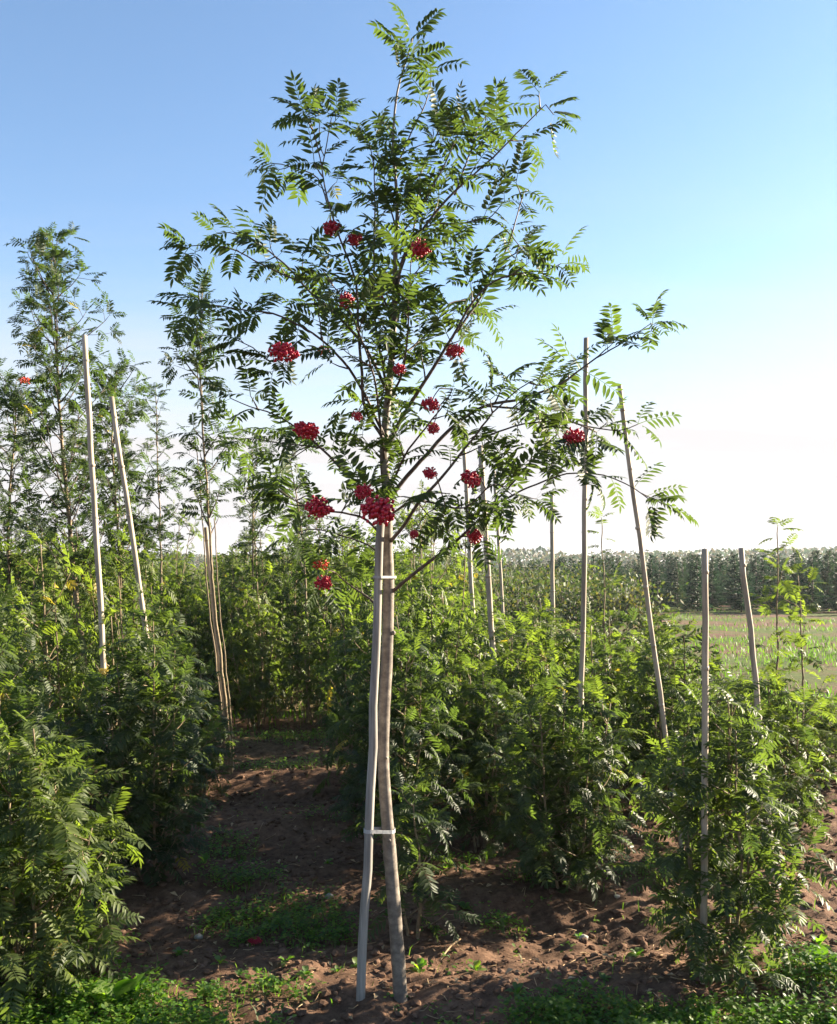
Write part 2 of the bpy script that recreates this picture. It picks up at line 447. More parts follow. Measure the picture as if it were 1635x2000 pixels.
def finish_plant(root, origin, L, n_obj, rng, lib=LEAF, name='foliage', inst=None):
    """the nearest leaves as leaves of their own, the rest as one mass of foliage"""
    pos = np.array(L.pos)
    n_obj = min(n_obj, len(pos))
    order = np.argsort(np.linalg.norm(pos-np.array([0, 0, CAM_H]), axis=1)) if n_obj else np.arange(len(pos))
    scatter_leaf_objects(L, order[:n_obj], root, origin, lib)
    g = Geo(); L.merge(g, order[n_obj:], lib)
    if g.n:
        m = g.mesh(name, M_LEAF); m.transform(Matrix.Translation(Vector((-origin).tolist())))
        link(name, m, root, kind='stuff')

def part_mesh(g, name, mat, root, origin, smooth=True):
    m = g.mesh(name, mat, smooth); m.transform(Matrix.Translation(Vector((-np.asarray(origin)).tolist())))
    return link(name, m, root)

# ------------------------------------------------------------------ the main rowan
MD = 3.37
PXM = MD/F_PX                        # metres per photograph pixel at the tree
rng = np.random.RandomState(11)
def MP(px, py, dy=0.0):
    p = P(px, py, MD); p[1] += dy; return p

tree_o = MP(786, 1962); tree_o[2] = gz(tree_o[0], tree_o[1])
tree = thing('rowan_tree', 'slender rowan tree hung with red berry clusters, tied to a grey stake', 'tree', tree_o)
trunk_px = [(790, 1985, 0, 17), (783, 1950, 0, 16), (776, 1850, 0, 15), (766, 1720, .0, 14.5), (756, 1600, .01, 13.5), (749, 1500, .01, 13), (750, 1400, .01, 13),
            (756, 1280, 0, 13), (759, 1150, 0, 12.5), (757, 1060, 0, 11.5), (757, 980, 0, 10.5), (750, 880, .01, 9.5), (757, 780, .02, 8), (766, 680, .02, 7.3),
            (771, 580, .02, 6.5), (772, 500, .01, 5.2), (776, 400, .0, 3.8), (768, 280, 0, 2.8), (776, 180, 0, 2.2), (796, 110, 0, 1.8), (806, 75, 0, 1.2)]
tp = smooth_line([np.concatenate([MP(x, y, dy), [r*0.9*PXM]]) for x, y, dy, r in trunk_px], 0.035)
TG = Geo(); g = TG; tube(g, tp[:, :3], tp[:, 3], 12, rng, 0.07)
# root flare and pruning scars
for x, y, r in ((766, 1236, 5), (758, 1640, 5), (752, 1480, 4), (768, 1760, 5)):
    c = MP(x, y, -0.005) + np.array([0.004, -r*PXM*1.2, 0]); tube(g, [c+[0, .02, -.0], c+[0, -.004, .002]], [r*PXM, r*PXM*0.7], 8)

ML = Leaves()
# branches: pixel path at the tree's depth plus depth offset at the end, radius px at start
BR = [
 ([(764,1158),(800,1128),(845,1092),(915,1035),(960,988),(1010,932),(1050,885),(1075,860)], -.22, 5.0, 'n'),
 ([(960,988),(1030,955),(1100,930),(1165,935),(1215,960),(1240,985)], -.22, 2.6, 's'),
 ([(760,1060),(785,1035),(822,984),(862,940),(915,876),(955,825),(1000,785),(1040,765)], -.28, 5.0, 'n'),
 ([(922,868),(980,845),(1045,838),(1100,845),(1140,870)], -.30, 2.6, 's'),
 ([(756,985),(775,955),(822,900),(890,832),(955,792),(1030,775),(1100,748),(1150,712),(1205,676),(1262,634),(1288,616)], .10, 6.0, 'n'),
 ([(950,792),(1020,800),(1090,815),(1150,835),(1205,842),(1250,828)], -.02, 3.0, 's'),
 ([(752,880),(790,805),(830,745),(862,695),(892,648),(920,598),(960,560),(1010,548),(1060,545),(1092,530)], -.10, 6.0, 'n'),
 ([(892,648),(935,580),(965,520),(992,468),(1012,412),(1030,350),(1042,335)], .16, 3.6, 's'),
 ([(768,640),(785,520),(812,470),(858,412),(888,381),(947,325),(1006,270),(1062,216),(1080,240)], -.05, 4.6, 'n'),
 ([(888,381),(915,300),(942,225),(962,190),(985,170)], .14, 2.6, 's'),
 ([(771,560),(800,470),(812,400),(822,330),(838,280),(848,240),(846,225)], .10, 3.2, 'n'),
 ([(772,480),(845,430),(900,420),(960,400),(1000,420),(1040,460)], .2, 2.6, 's'),
 ([(757,760),(735,640),(733,520),(736,420),(732,340),(724,300)], -.10, 3.6, 'n'),
 ([(752,860),(716,800),(708,720),(704,640),(696,560),(672,500),(648,430),(634,340),(622,292),(612,262)], -.16, 4.4, 'n'),
 ([(640,400),(622,345),(580,320),(545,305),(522,300)], .08, 2.0, 's'),
 ([(628,330),(640,290),(648,262),(652,250)], -.08, 1.6, 's'),
 ([(755,760),(715,680),(660,612),(600,560),(564,519),(530,489),(478,452),(436,434),(405,432)], .12, 4.4, 'n'),
 ([(590,552),(545,535),(503,516),(466,498),(420,488),(372,492)], -.06, 2.4, 's'),
 ([(750,850),(705,760),(650,690),(600,655),(545,632),(490,628),(430,622),(392,640)], -.20, 4.2, 'n'),
 ([(600,655),(570,690),(545,722),(510,700),(480,690)], -.22, 2.0, 's'),
 ([(752,985),(700,945),(668,918),(632,878),(595,845),(545,815),(495,800),(450,780)], -.05, 4.2, 'n'),
 ([(632,878),(560,862),(505,850),(455,842)], .18, 2.2, 's'),
 ([(750,1050),(718,1018),(672,1004),(630,1000),(590,985),(555,960)], -.22, 3.6, 'n'),
 ([(752,1120),(738,1085),(715,1065),(660,1045),(600,1030),(548,1040)], .22, 2.8, 'n'),
 ([(748,1195),(722,1172),(686,1150),(650,1120),(622,1095)], .10, 3.0, 'n'),
 ([(770,700),(812,660),(850,610),(880,560),(930,540)], .28, 3.2, 'n'),
 ([(758,960),(790,900),(830,850),(862,815),(880,790)], -.34, 3.4, 'n'),
 ([(752,900),(742,820),(730,740),(690,640),(650,590)], -.32, 3.6, 'n'),
 ([(768,620),(740,560),(700,520),(640,500),(600,500)], .26, 3.0, 'n'),
 ([(757,1010),(800,985),(850,990),(900,1000),(950,960),(990,985)], -.34, 3.4, 'n'),
 ([(757,790),(790,735),(800,660),(800,600),(806,540)], -.26, 3.4, 'n'),
 ([(772,440),(740,330),(735,280),(730,235)], .12, 2.2, 's'),
 ([(770,330),(800,260),(832,195),(842,150),(842,130)], .04, 2.2, 's'),
 ([(774,470),(820,420),(868,340),(895,280),(905,255)], -.12, 2.6, 'n'),
]
def sub_branches(pts, rad, rng, gap, lo, hi, start, tint, L, g, length=0.165, up=0.5, dens=1.0, taper=0.0):
    seg = np.linalg.norm(np.diff(pts, axis=0), axis=1); cum = np.concatenate([[0], np.cumsum(seg)])
    s = cum[-1]*start
    a = rng.rand()*6.28
    while s < cum[-1]*0.97:
        i = max(1, min(np.searchsorted(cum, s), len(pts)-1))
        ax = unit(pts[i]-pts[i-1]); sx, sy = frame_from(ax, (0.1, 0.2, 1))[1:]
        d = ax*0.75 + 0.85*(math.cos(a)*sx + math.sin(a)*sy)
        ln = rng.uniform(lo, hi)*(1-taper*s/cum[-1])
        q = shoot(pts[i], d, ln, rng, up, 0.5)
        tube(g, q, np.linspace(max(0.0022, min(rad*0.5, 0.0035)), 0.0013, len(q)), 4)
        leafy(L, q, rng, length, 0.25, 0.036, tint, spread=0.9, dens=dens)
        a += 2.4 + rng.uniform(-.5, .5); s += gap*rng.uniform(0.6, 1.4)

BRANCHES = []
for path, dy, r0, kind in BR:
    n = len(path); dn = 1.0 if sum(p_[1] for p_ in path)/n > 600 else 0.66
    (xa, ya), (xb, yb) = path[-2:]; path = path[:-1] + [(xa+(xb-xa)*0.85, ya+(yb-ya)*0.85)]     # the last stretch is leaf
    pts = smooth_line([MP(x, y, dy*(i/(n-1))**0.8) for i, (x, y) in enumerate(path)], 0.03)
    jit = np.cumsum(rng.randn(len(pts), 3)*0.0012, axis=0); jit -= np.outer(np.linspace(0, 1, len(pts)), jit[-1]); pts = pts + jit
    g = Geo(); rad = np.linspace(r0*0.78*PXM, 0.9*PXM, len(pts)); tube(g, pts, rad, 7, rng, 0.06)
    st = 0.28 if kind == 'n' else 0.12
    sub_branches(pts, r0*PXM, rng, 0.165, 0.04, 0.17, st, 0.36, ML, g, length=0.165, up=0.1, dens=dn, taper=0.6)
    leafy(ML, pts, rng, 0.165, max(st, 0.35), 0.105, 0.36, dens=dn)
    BRANCHES.append((part_mesh(g, 'branch', M_TWIG, tree, tree_o), pts))
# leader
top = tp[int(len(tp)*0.80):, :3]
g = TG; sub_branches(top, 0.004, rng, 0.2, 0.03, 0.07, 0.05, 0.3, ML, g, dens=0.7); leafy(ML, top, rng, 0.17, 0.1, 0.08, 0.3, dens=0.8)
mid = tp[int(len(tp)*0.50):int(len(tp)*0.80), :3]
sub_branches(mid, 0.004, rng, 0.06, 0.06, 0.17, 0.02, 0.45, ML, g, dens=0.85)
part_mesh(g, 'trunk', M_BARK, tree, tree_o)
print('tree leaves', len(ML.pos))
finish_plant(tree, tree_o, ML, 300, rng)

# berry clusters
ICO = None
def ico():
    global ICO
    if ICO is None:
        t = (1+5**0.5)/2
        v = np.array([(-1,t,0),(1,t,0),(-1,-t,0),(1,-t,0),(0,-1,t),(0,1,t),(0,-1,-t),(0,1,-t),(t,0,-1),(t,0,1),(-t,0,-1),(-t,0,1)], float)
        v /= np.linalg.norm(v[0])
        f = [(0,11,5),(0,5,1),(0,1,7),(0,7,10),(0,10,11),(1,5,9),(5,11,4),(11,10,2),(10,7,6),(7,1,8),(3,9,4),(3,4,2),(3,2,6),(3,6,8),(3,8,9),(4,9,5),(2,4,11),(6,2,10),(8,6,7),(9,8,1)]
        ICO = (v, np.array(f))
    return ICO
def berry_mesh(seed, mat, n=175):
    rng = np.random.RandomState(seed); g = Geo(); v, f = ico()
    tops = []
    for i in range(n):
        a, r = rng.rand()*6.28, math.sqrt(rng.rand())
        z = rng.uniform(-1, 1)*0.82*math.sqrt(max(0.06, 1-r*r))
        p = np.array([math.cos(a)*r, math.sin(a)*r, z - 0.1])*rng.uniform(.72, 1.05)
        g.add(p + v*rng.uniform(0.105, 0.135), f); tops.append(p)
    for i in range(0, n, 5):                      # fine stalks to the cluster's centre
        tube(g, np.array([[0, 0, 0.42], tops[i]*0.6+[0, 0, .12], tops[i]]), 0.014, 3)
    m = g.mesh('berry_cluster', mat); return m
BERRY = [berry_mesh(i, M_BERRY) for i in range(5)]; BERRY_O = [berry_mesh(9, M_BERRY2, 60)]
for x, y, r, dy, o in [(648,443,23,-.14,0),(693,465,17,-.12,0),(822,484,22,-.30,0),(676,585,19,-.3,0),(741,582,10,-.2,1),(555,686,29,-.32,0),(632,682,15,-.2,1),
                     (888,684,19,-.16,0),(780,720,14,-.28,0),(841,788,18,-.38,0),(846,836,14,-.38,0),(697,812,12,-.26,0),(598,838,27,-.22,0),(1119,853,28,-.36,0),(840,922,15,-.36,0),
                     (921,933,21,-.30,0),(624,990,32,-.36,0),(740,993,36,-.38,0),(710,958,19,-.30,0),(927,1044,20,-.22,0),(809,1042,11,-.3,0),(626,1100,19,.05,1),(632,1136,18,.04,0)]:
    p = P(x, y, MD+dy)
    host = min(BRANCHES, key=lambda q_: np.linalg.norm(q_[1]-p, axis=1).min())
    near = host[1][np.linalg.norm(host[1]-p, axis=1).argmin()]
    b = link('berry_cluster', (BERRY_O[0] if o else BERRY[rng.randint(5)]), host[0], (p-tree_o).tolist())
    s = r*(MD+dy)/F_PX*1.0
    b.scale = (s, s*rng.uniform(.8, 1), s*rng.uniform(.85, 1.1)); b.rotation_euler = (rng.uniform(-.35, .35), rng.uniform(-.35, .35), rng.rand()*6.28)
    g = Geo(); q_ = smooth_line([near, (near*.4+p*.6)+np.array([0, 0, .03]), p], .03); tube(g, q_, np.linspace(.0024, .0016, len(q_)), 5)
    sm = part_mesh(g, 'fruit_stalk', M_TWIG, host[0], tree_o)

# ------------------------------------------------------------------ stakes
def stake(name, label, p0, p1, r, mat, group=None, square=False, seed=0, knots=True):
    rng = np.random.RandomState(seed)
    p0, p1 = np.array(p0, float), np.array(p1, float)
    o = p0.copy(); p0 = p0 - unit(p1-p0)*0.12
    k = 14; t = np.linspace(0, 1, k)[:, None]
    pts = p0*(1-t)+p1*t; bow = unit(np.cross(p1-p0, [0, 1, 0]))*rng.uniform(-.012, .012)
    pts = pts + np.sin(t*math.pi)*bow + np.vstack([[0, 0, 0], rng.randn(k-2, 3)*0.0022, [0, 0, 0]])
    g = Geo(); tube(g, pts, r*np.linspace(1.05, 0.92, k), 4 if square else 8, rng, 0.05)
    root = thing(name, label, 'stake', o, group)
    pole = g.mesh('pole', mat, smooth=not square); pole.transform(Matrix.Translation(Vector((-o).tolist())))
    link('pole', pole, root)
    if knots:
        g = Geo()
        for q in np.linspace(0.12, 0.95, max(3, int(np.linalg.norm(p1-p0)/0.33))):
            c = p0*(1-q)+p1*q + np.sin(q*math.pi)*bow; d = unit(p1-p0)
            tube(g, np.array([c-d*.008, c-d*.002, c+d*.002, c+d*.008]), [r*0.98, r*1.07, r*1.07, r*0.98], 8)
        m = g.mesh('node_rings', mat); m.transform(Matrix.Translation(Vector((-o).tolist()))); link('node_rings', m, root)
    return root, o
def ground_hit(px, D, x_of):   # foot of a stake at depth D
    y = HORIZON + CAM_H*F_PX/D
    p = P(x_of(y), y, D); p[2] = float(gz(p[0], p[1])); return p
def px_stake(top, low, D, r_px, label, mat, name='bamboo_cane', lean=0.0, **kw):
    (x0, y0), (x1, y1) = top, low
    f = lambda y: x0 + (x1-x0)*(y-y0)/(y1-y0)
    foot = ground_hit(None, D, f)
    return stake(name, label, foot, P(x0, y0, D+lean), r_px*D/F_PX, mat, **kw)

SD = MD - 0.05
sroot, so = px_stake((746, 985), (706, 1938), SD, 9.2, 'grey weathered wooden stake tied to the red-berried rowan trunk', M_STAKE, name='tree_stake', seed=1, knots=False)
# straps round stake and trunk
for y, xs, xt in ((1127, 739, 759), (1622, 721, 757)):
    c0, c1 = P(xs, y, SD), MP(xt, y)
    r0_, r1_ = 0.020, 0.029
    d = unit(c1-c0); nrm = np.array([-d[1], d[0], 0])
    loop = []
    a0 = math.atan2(nrm[1], nrm[0])
    for k in range(9): a = a0 + k*math.pi/8; loop.append(c0 + r0_*np.array([math.cos(a), math.sin(a), 0]))
    for k in range(9): a = a0 + math.pi + k*math.pi/8; loop.append(c1 + r1_*np.array([math.cos(a), math.sin(a), 0]))
    loop = np.array(loop + loop[:1]); h = 0.0065 if y > 1500 else 0.0045
    n = len(loop); v = np.vstack([loop+[0, 0, h], loop-[0, 0, h], (loop-(c0+c1)/2)*0.965+(c0+c1)/2+[0, 0, h], (loop-(c0+c1)/2)*0.965+(c0+c1)/2-[0, 0, h]])
    f = [(i+a, i+1+a, i+1+b, i+b) for i in range(n-1) for a, b in ((0, n), (2*n, 3*n), (0, 2*n), (n, 3*n))]
    g = Geo(); g.add(v, np.array(f)); part_mesh(g, 'strap', M_STRAP, sroot, so, smooth=False)

GR = 'support canes standing among the saplings'
px_stake((165, 655), (203, 1310), 5.6, 5.6, 'tall pale cane beside the tall leafy rowan with curled twigs', M_CANE, group=GR, seed=2)
px_stake((218, 775), (288, 1245), 6.4, 5.2, 'pale cane leaning strongly, beside the tall pale cane', M_CANE, group=GR, seed=3)
px_stake((402, 1030), (447, 1440), 7.0, 4.5, 'pale cane tied close to a slim bare-stemmed rowan', M_CANE, group=GR, seed=4)
px_stake((905, 855), (926, 1290), 8.0, 4.4, 'thin cane just beside a thicker leaning cane behind the berry branch', M_CANE, group=GR, seed=5)
px_stake((938, 870), (978, 1440), 5.6, 5.8, 'thick leaning cane crossing behind the low berry branch', M_CANE, group=GR, seed=6)
px_stake((965, 920), (976, 1110), 12.0, 3.2, 'thinnest distant cane behind the thick leaning cane', M_CANE, group=GR, seed=7)
px_stake((1078, 960), (1081, 1160), 11.0, 4.2, 'straight distant cane standing against the brown shrubs', M_CANE, group=GR, seed=8)
px_stake((1145, 660), (1131, 1400), 4.62, 5.2, 'tallest upright brown cane crossing the long berry branch', M_CANE, group=GR, seed=9)
px_stake((1210, 752), (1288, 1325), 5.0, 4.8, 'slanting cane reaching past the tip of the long branch', M_CANE, group=GR, seed=10)
px_stake((1377, 1072), (1372, 1690), 3.47, 6.6, 'thick short upright cane inside the leafy bush by the soil', M_CANE, group=GR, seed=11)
px_stake((1448, 1070), (1481, 1430), 4.6, 5.6, 'short leaning cane behind the leafy bush, before the spruces', M_CANE, group=GR, seed=12)

# ------------------------------------------------------------------ saplings (bushy young rowans)
def sapling_parts(seed, h, w, stems=4, length=0.15, shoot_gap=0.07, tint=0.3, tip=0.75, low=0.05, dens=1.0, leader=0.0):
    """stems and leaves round the origin"""
    rng = np.random.RandomState(seed); L = Leaves(); g = Geo()
    for s in range(stems):
        a = s*2.4 + rng.rand()*0.8; rr = w*(0.10 + 0.32*rng.rand())*(s > 0)
        hh = h*(1.0 if s == 0 else rng.uniform(0.6, 0.97))
        base = np.array([math.cos(a), math.sin(a), 0])*min(0.05, rr*0.3); base[2] = -0.06
        topp = np.array([math.cos(a)*rr, math.sin(a)*rr, hh])
        midp = (base*0.55+topp*0.45) + np.array([math.cos(a), math.sin(a), 0])*w*0.08*rng.rand()
        pts = smooth_line([base, midp, topp], 0.05); pts[1:] += np.cumsum(rng.randn(len(pts)-1, 3)*0.003, axis=0)
        tube(g, pts, np.linspace(0.011 if s == 0 else 0.008, 0.003, len(pts)), 6)
        seg = np.linalg.norm(np.diff(pts, axis=0), axis=1); cum = np.concatenate([[0], np.cumsum(seg)])
        q, b = cum[-1]*(low + 0.05*rng.rand()), rng.rand()*6.28
        while q < cum[-1]*(0.93-leader):
            i = max(1, min(np.searchsorted(cum, q), len(pts)-1)); t = q/cum[-1]
            prof = w*(0.30 + 0.30*math.sin(math.pi*min(1, 0.15+t*0.85)))*(1-0.45*t)
            d = np.array([math.cos(b), math.sin(b), rng.uniform(0.1, 0.75)])
            qq = shoot(pts[i], d, prof*rng.uniform(0.55, 1.25), rng, 0.5, 0.5)
            tube(g, qq, np.linspace(0.0035, 0.0014, len(qq)), 4)
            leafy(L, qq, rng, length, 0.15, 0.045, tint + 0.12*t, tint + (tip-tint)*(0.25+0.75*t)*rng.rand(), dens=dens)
            b += 2.4 + rng.uniform(-.4, .4); q += shoot_gap*rng.uniform(0.6, 1.4)
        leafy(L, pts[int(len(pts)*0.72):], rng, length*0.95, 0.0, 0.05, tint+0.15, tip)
    return g, L

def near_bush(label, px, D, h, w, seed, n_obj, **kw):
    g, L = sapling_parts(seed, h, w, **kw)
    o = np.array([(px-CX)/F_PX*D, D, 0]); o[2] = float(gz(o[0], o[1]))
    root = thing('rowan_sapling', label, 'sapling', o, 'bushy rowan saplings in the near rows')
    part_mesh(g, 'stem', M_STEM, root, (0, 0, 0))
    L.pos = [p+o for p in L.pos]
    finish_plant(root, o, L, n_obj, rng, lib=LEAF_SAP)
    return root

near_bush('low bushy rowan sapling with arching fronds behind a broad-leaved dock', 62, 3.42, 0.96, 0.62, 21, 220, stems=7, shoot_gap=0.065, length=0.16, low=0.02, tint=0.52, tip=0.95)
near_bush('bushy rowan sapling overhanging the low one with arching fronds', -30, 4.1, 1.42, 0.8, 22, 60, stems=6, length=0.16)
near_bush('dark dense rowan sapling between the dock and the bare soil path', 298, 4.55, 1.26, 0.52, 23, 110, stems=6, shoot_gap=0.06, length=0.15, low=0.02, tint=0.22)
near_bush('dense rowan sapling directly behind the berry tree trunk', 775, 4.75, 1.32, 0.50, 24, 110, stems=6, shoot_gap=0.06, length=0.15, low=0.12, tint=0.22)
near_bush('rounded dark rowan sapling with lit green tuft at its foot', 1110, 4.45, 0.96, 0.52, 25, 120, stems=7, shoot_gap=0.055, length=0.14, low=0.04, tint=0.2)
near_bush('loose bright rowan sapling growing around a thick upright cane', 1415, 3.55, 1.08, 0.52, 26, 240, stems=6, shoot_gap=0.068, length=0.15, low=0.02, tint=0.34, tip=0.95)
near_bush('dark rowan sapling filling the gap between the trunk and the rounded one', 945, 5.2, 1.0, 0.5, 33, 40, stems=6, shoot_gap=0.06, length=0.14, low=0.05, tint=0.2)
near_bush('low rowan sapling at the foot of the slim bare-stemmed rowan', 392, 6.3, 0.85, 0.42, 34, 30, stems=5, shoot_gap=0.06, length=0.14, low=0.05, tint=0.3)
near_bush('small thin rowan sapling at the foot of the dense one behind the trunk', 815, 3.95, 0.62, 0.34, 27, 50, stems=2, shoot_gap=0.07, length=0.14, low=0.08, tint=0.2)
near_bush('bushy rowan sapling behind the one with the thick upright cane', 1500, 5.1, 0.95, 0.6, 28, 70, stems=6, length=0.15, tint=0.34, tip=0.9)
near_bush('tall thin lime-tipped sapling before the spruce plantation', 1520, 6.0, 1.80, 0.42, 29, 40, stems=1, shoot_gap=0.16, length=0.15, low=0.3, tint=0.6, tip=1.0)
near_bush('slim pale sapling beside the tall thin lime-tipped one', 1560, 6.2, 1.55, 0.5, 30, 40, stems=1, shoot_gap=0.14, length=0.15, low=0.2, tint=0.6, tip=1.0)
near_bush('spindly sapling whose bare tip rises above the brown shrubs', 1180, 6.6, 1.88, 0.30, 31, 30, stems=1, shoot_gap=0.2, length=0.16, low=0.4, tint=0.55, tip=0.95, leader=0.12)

# rows of saplings behind, copies of a few individuals
VAR = []
for i in range(8):
    g, L = sapling_parts(60+i, 1.0, 0.62, stems=4+i % 3, length=0.125, shoot_gap=0.06, tint=0.30 if i % 2 else 0.40, tip=0.95, low=0.04, dens=0.85, leader=0.18 if i % 3 == 0 else 0.0)
    gl = Geo(); L.merge(gl, range(len(L.pos)), LEAF_LO)
    VAR.append((g.mesh('stem', M_STEM), gl.mesh('foliage', M_LEAF)))
rr = random.Random(5)
n_sap = 0
d, step = 5.75, 0.95
while d < 30:
    sp = 0.50 + 0.012*d
    x = -0.47*d - 0.6 + rr.random()*sp
    while x < (0.5*d + 0.2 if d < 8.4 else min(0.27*d + 0.1, 3.2)):
        px = CX + x/d*F_PX
        skip = (d < 8.1 and 395 < px < 700) or (d < 7 and px < -60) or (d > 10.5 and px > 960) or (px > 1330 and rr.random() < 0.35) or rr.random() < 0.06
        if not skip and n_sap < 290:
            v = VAR[rr.randrange(8)]
            left = px < 900
            h = (1.52 if left else 1.02 if px < 1330 else 0.72)*rr.uniform(0.78, 1.18)*(1.0 + (0.006*(d-6) if left else 0.0))
            y = d + rr.uniform(-.2, .2)
            z = float(gz(x, y))
            lab = (('young rowan sapling in the first back row, just beyond the bare soil path' if d < 8.6 else 'young rowan sapling in the middle of the back rows' if d < 15 else 'young rowan sapling in the farthest sapling rows along the horizon') if left else 'young lime-green rowan sapling among the leaning canes')
            r_ = thing('young_rowan', lab, 'sapling', (x, y, z), ('young rowans in the first back row' if d < 8.6 else 'young rowans in the middle rows' if d < 15 else 'young rowans in the farthest rows') if left else 'young rowans among the canes')
            r_.scale = (1.12, 1.12, h); r_.rotation_euler = (rr.uniform(-.05, .05), rr.uniform(-.05, .05), rr.random()*6.28)
            link('stem', v[0], r_); link('foliage', v[1], r_, kind='stuff')
            n_sap += 1
        x += sp*rr.uniform(0.8, 1.2)
    d += step; step *= 1.07
print('saplings', n_sap)

# ------------------------------------------------------------------ taller rowans at the side
def tall_rowan(label, path, D, r0, crown_lo, reach, seed, n_obj, n_br=26, leaders=3, length=0.16, dens=0.9, extra_stems=0):
    rng = np.random.RandomState(seed)
    f = HORIZON + CAM_H*F_PX/D
    o = P(path[0][0], f, D); o[2] = float(gz(o[0], o[1]))
    root = thing('nursery_rowan', label, 'tree', o, 'tall rowans in the next row')
    pts = smooth_line([P(path[0][0], f, D) - [0, 0, 0.1]] + [P(x, y, D) for x, y in path], 0.06)
    pts[2:] += np.cumsum(rng.randn(len(pts)-2, 3)*0.004, axis=0)*0.7
    g = Geo(); tube(g, pts, np.linspace(r0, 0.004, len(pts)), 8, rng, 0.06)
    for e in range(extra_stems):
        k = int(len(pts)*rng.uniform(0.55, 0.8)); off = np.array([(-.06, .05, .025)[e % 3], (.05, -.05, .06)[e % 3], 0])
        q = pts[:k] + off*np.linspace(0.6, 1.1, k)[:, None]
        tube(g, q, np.linspace(r0*0.6, 0.004, len(q)), 6)
    part_mesh(g, 'trunk', M_STEM, root, o)
    L = Leaves(); z0 = P(0, crown_lo, D)[2]; z1 = pts[-1][2]; a = rng.rand()*6.28
    for b in range(n_br):
        t = (b + rng.rand())/n_br
        z = z0 + (z1-z0)*t*0.95
        i = int(np.argmin(np.abs(pts[:, 2]-z)))
        ln = reach*(1.05-0.42*t)*rng.uniform(0.45, 1.3)
        q = shoot(pts[i], [math.cos(a), math.sin(a), rng.uniform(0.5, 1.3)], ln, rng, 0.8, 0.7, 9)
        g = Geo(); tube(g, q, np.linspace(0.007, 0.002, len(q)), 5)
        sub_branches(q, 0.004, rng, 0.15, 0.05, 0.18, 0.25, 0.16, L, g, length, up=0.1, dens=dens*0.85)
        leafy(L, q, rng, length, 0.3, 0.08, 0.16, dens=dens)
        part_mesh(g, 'branch', M_TWIG, root, o)
        a += 2.4 + rng.uniform(-.4, .4)
    leafy(L, pts[int(len(pts)*0.8):], rng, length, 0, 0.05, 0.28)
    finish_plant(root, o, L, n_obj, rng)

tall_rowan('tall dense rowan with curled twigs at the top, near two leaning canes', [(166, 1300), (140, 1050), (118, 800), (108, 620), (100, 500)], 7.4, 0.028, 1180, 0.60, 41, 110, n_br=46)
tall_rowan('shorter leafy rowan partly behind the strongly leaning cane', [(238, 1240), (232, 1050), (222, 880), (228, 720)], 8.4, 0.022, 1180, 0.55, 42, 60, n_br=34)
tall_rowan('slim rowan on a cluster of bare pale stems', [(446, 1420), (424, 1200), (410, 1000), (400, 800), (394, 680), (392, 560)], 6.9, 0.015, 1060, 0.28, 43, 110, n_br=22, extra_stems=3, dens=0.75)
tall_rowan('rowan with a few orange berries on the edge of the tall group', [(20, 1250), (15, 1050), (25, 880), (30, 740)], 8.8, 0.024, 1200, 0.55, 44, 40, n_br=30)
tall_rowan('wispy thin rowan beyond the leaning cane', [(318, 1200), (312, 1000), (305, 760)], 11.0, 0.018, 1100, 0.35, 45, 0, n_br=14, dens=0.55)
tall_rowan('thin sparse rowan leaning behind the lowest berry branches', [(600, 1200), (585, 1000), (560, 860)], 9.0, 0.016, 1120, 0.34, 46, 0, n_br=12, dens=0.55)
tall_rowan('thin rowan showing between the slim rowan and the berry tree', [(505, 1250), (500, 1080), (495, 880)], 10.0, 0.016, 1120, 0.34, 47, 0, n_br=14, dens=0.6)
# slim bare-stemmed whips rising out of the back rows: three individuals, copied
def whip(seed, h):
    rng = np.random.RandomState(seed); g = Geo(); L = Leaves()
    pts = smooth_line([[0, 0, -.08], [rng.uniform(-.04, .04), rng.uniform(-.04, .04), h*.5], [rng.uniform(-.1, .1), 0, h]], .08)
    tube(g, pts, np.linspace(.014, .004, len(pts)), 6)
    for k in range(9):
        i = int(len(pts)*rng.uniform(.72, .98)); a = rng.rand()*6.28
        q = shoot(pts[i], [math.cos(a), math.sin(a), .9], rng.uniform(.1, .3), rng, .5, .5, 5); tube(g, q, np.linspace(.004, .002, len(q)), 4)
        leafy(L, q, rng, .14, .2, .06, .45, .7, dens=.8)
    gl = Geo(); L.merge(gl, range(len(L.pos)), LEAF_LO)
    return g.mesh('stem', M_STEM), gl.mesh('foliage', M_LEAF)
WH = [whip(700+i, 1.0*h) for i, h in enumerate((2.0, 2.2, 1.85, 2.3))]
for k in range(30):
    D = 8.6 + 8*rr.random(); px = rr.choice((rr.uniform(0, 360), rr.uniform(470, 700), rr.uniform(780, 900)))
    x = (px-CX)/F_PX*D; v = WH[rr.randrange(4)]
    t = thing('rowan_whip', 'slim pale-stemmed rowan whip rising out of the back rows', 'sapling', (x, D, float(gz(x, D))), 'slim rowan whips in the back rows')
    t.rotation_euler = (rr.uniform(-.05, .05), rr.uniform(-.06, .06), rr.random()*6.28); sc_ = rr.uniform(.85, 1.05); t.scale = (sc_,)*3
    link('stem', v[0], t); link('foliage', v[1], t, kind='stuff')
b = thing('berry_spray', 'small orange berry cluster on a rowan at the edge of the tall group', 'berries', P(48, 742, 8.6), data=BERRY_O[0]); b.scale = (.06, .06, .055)

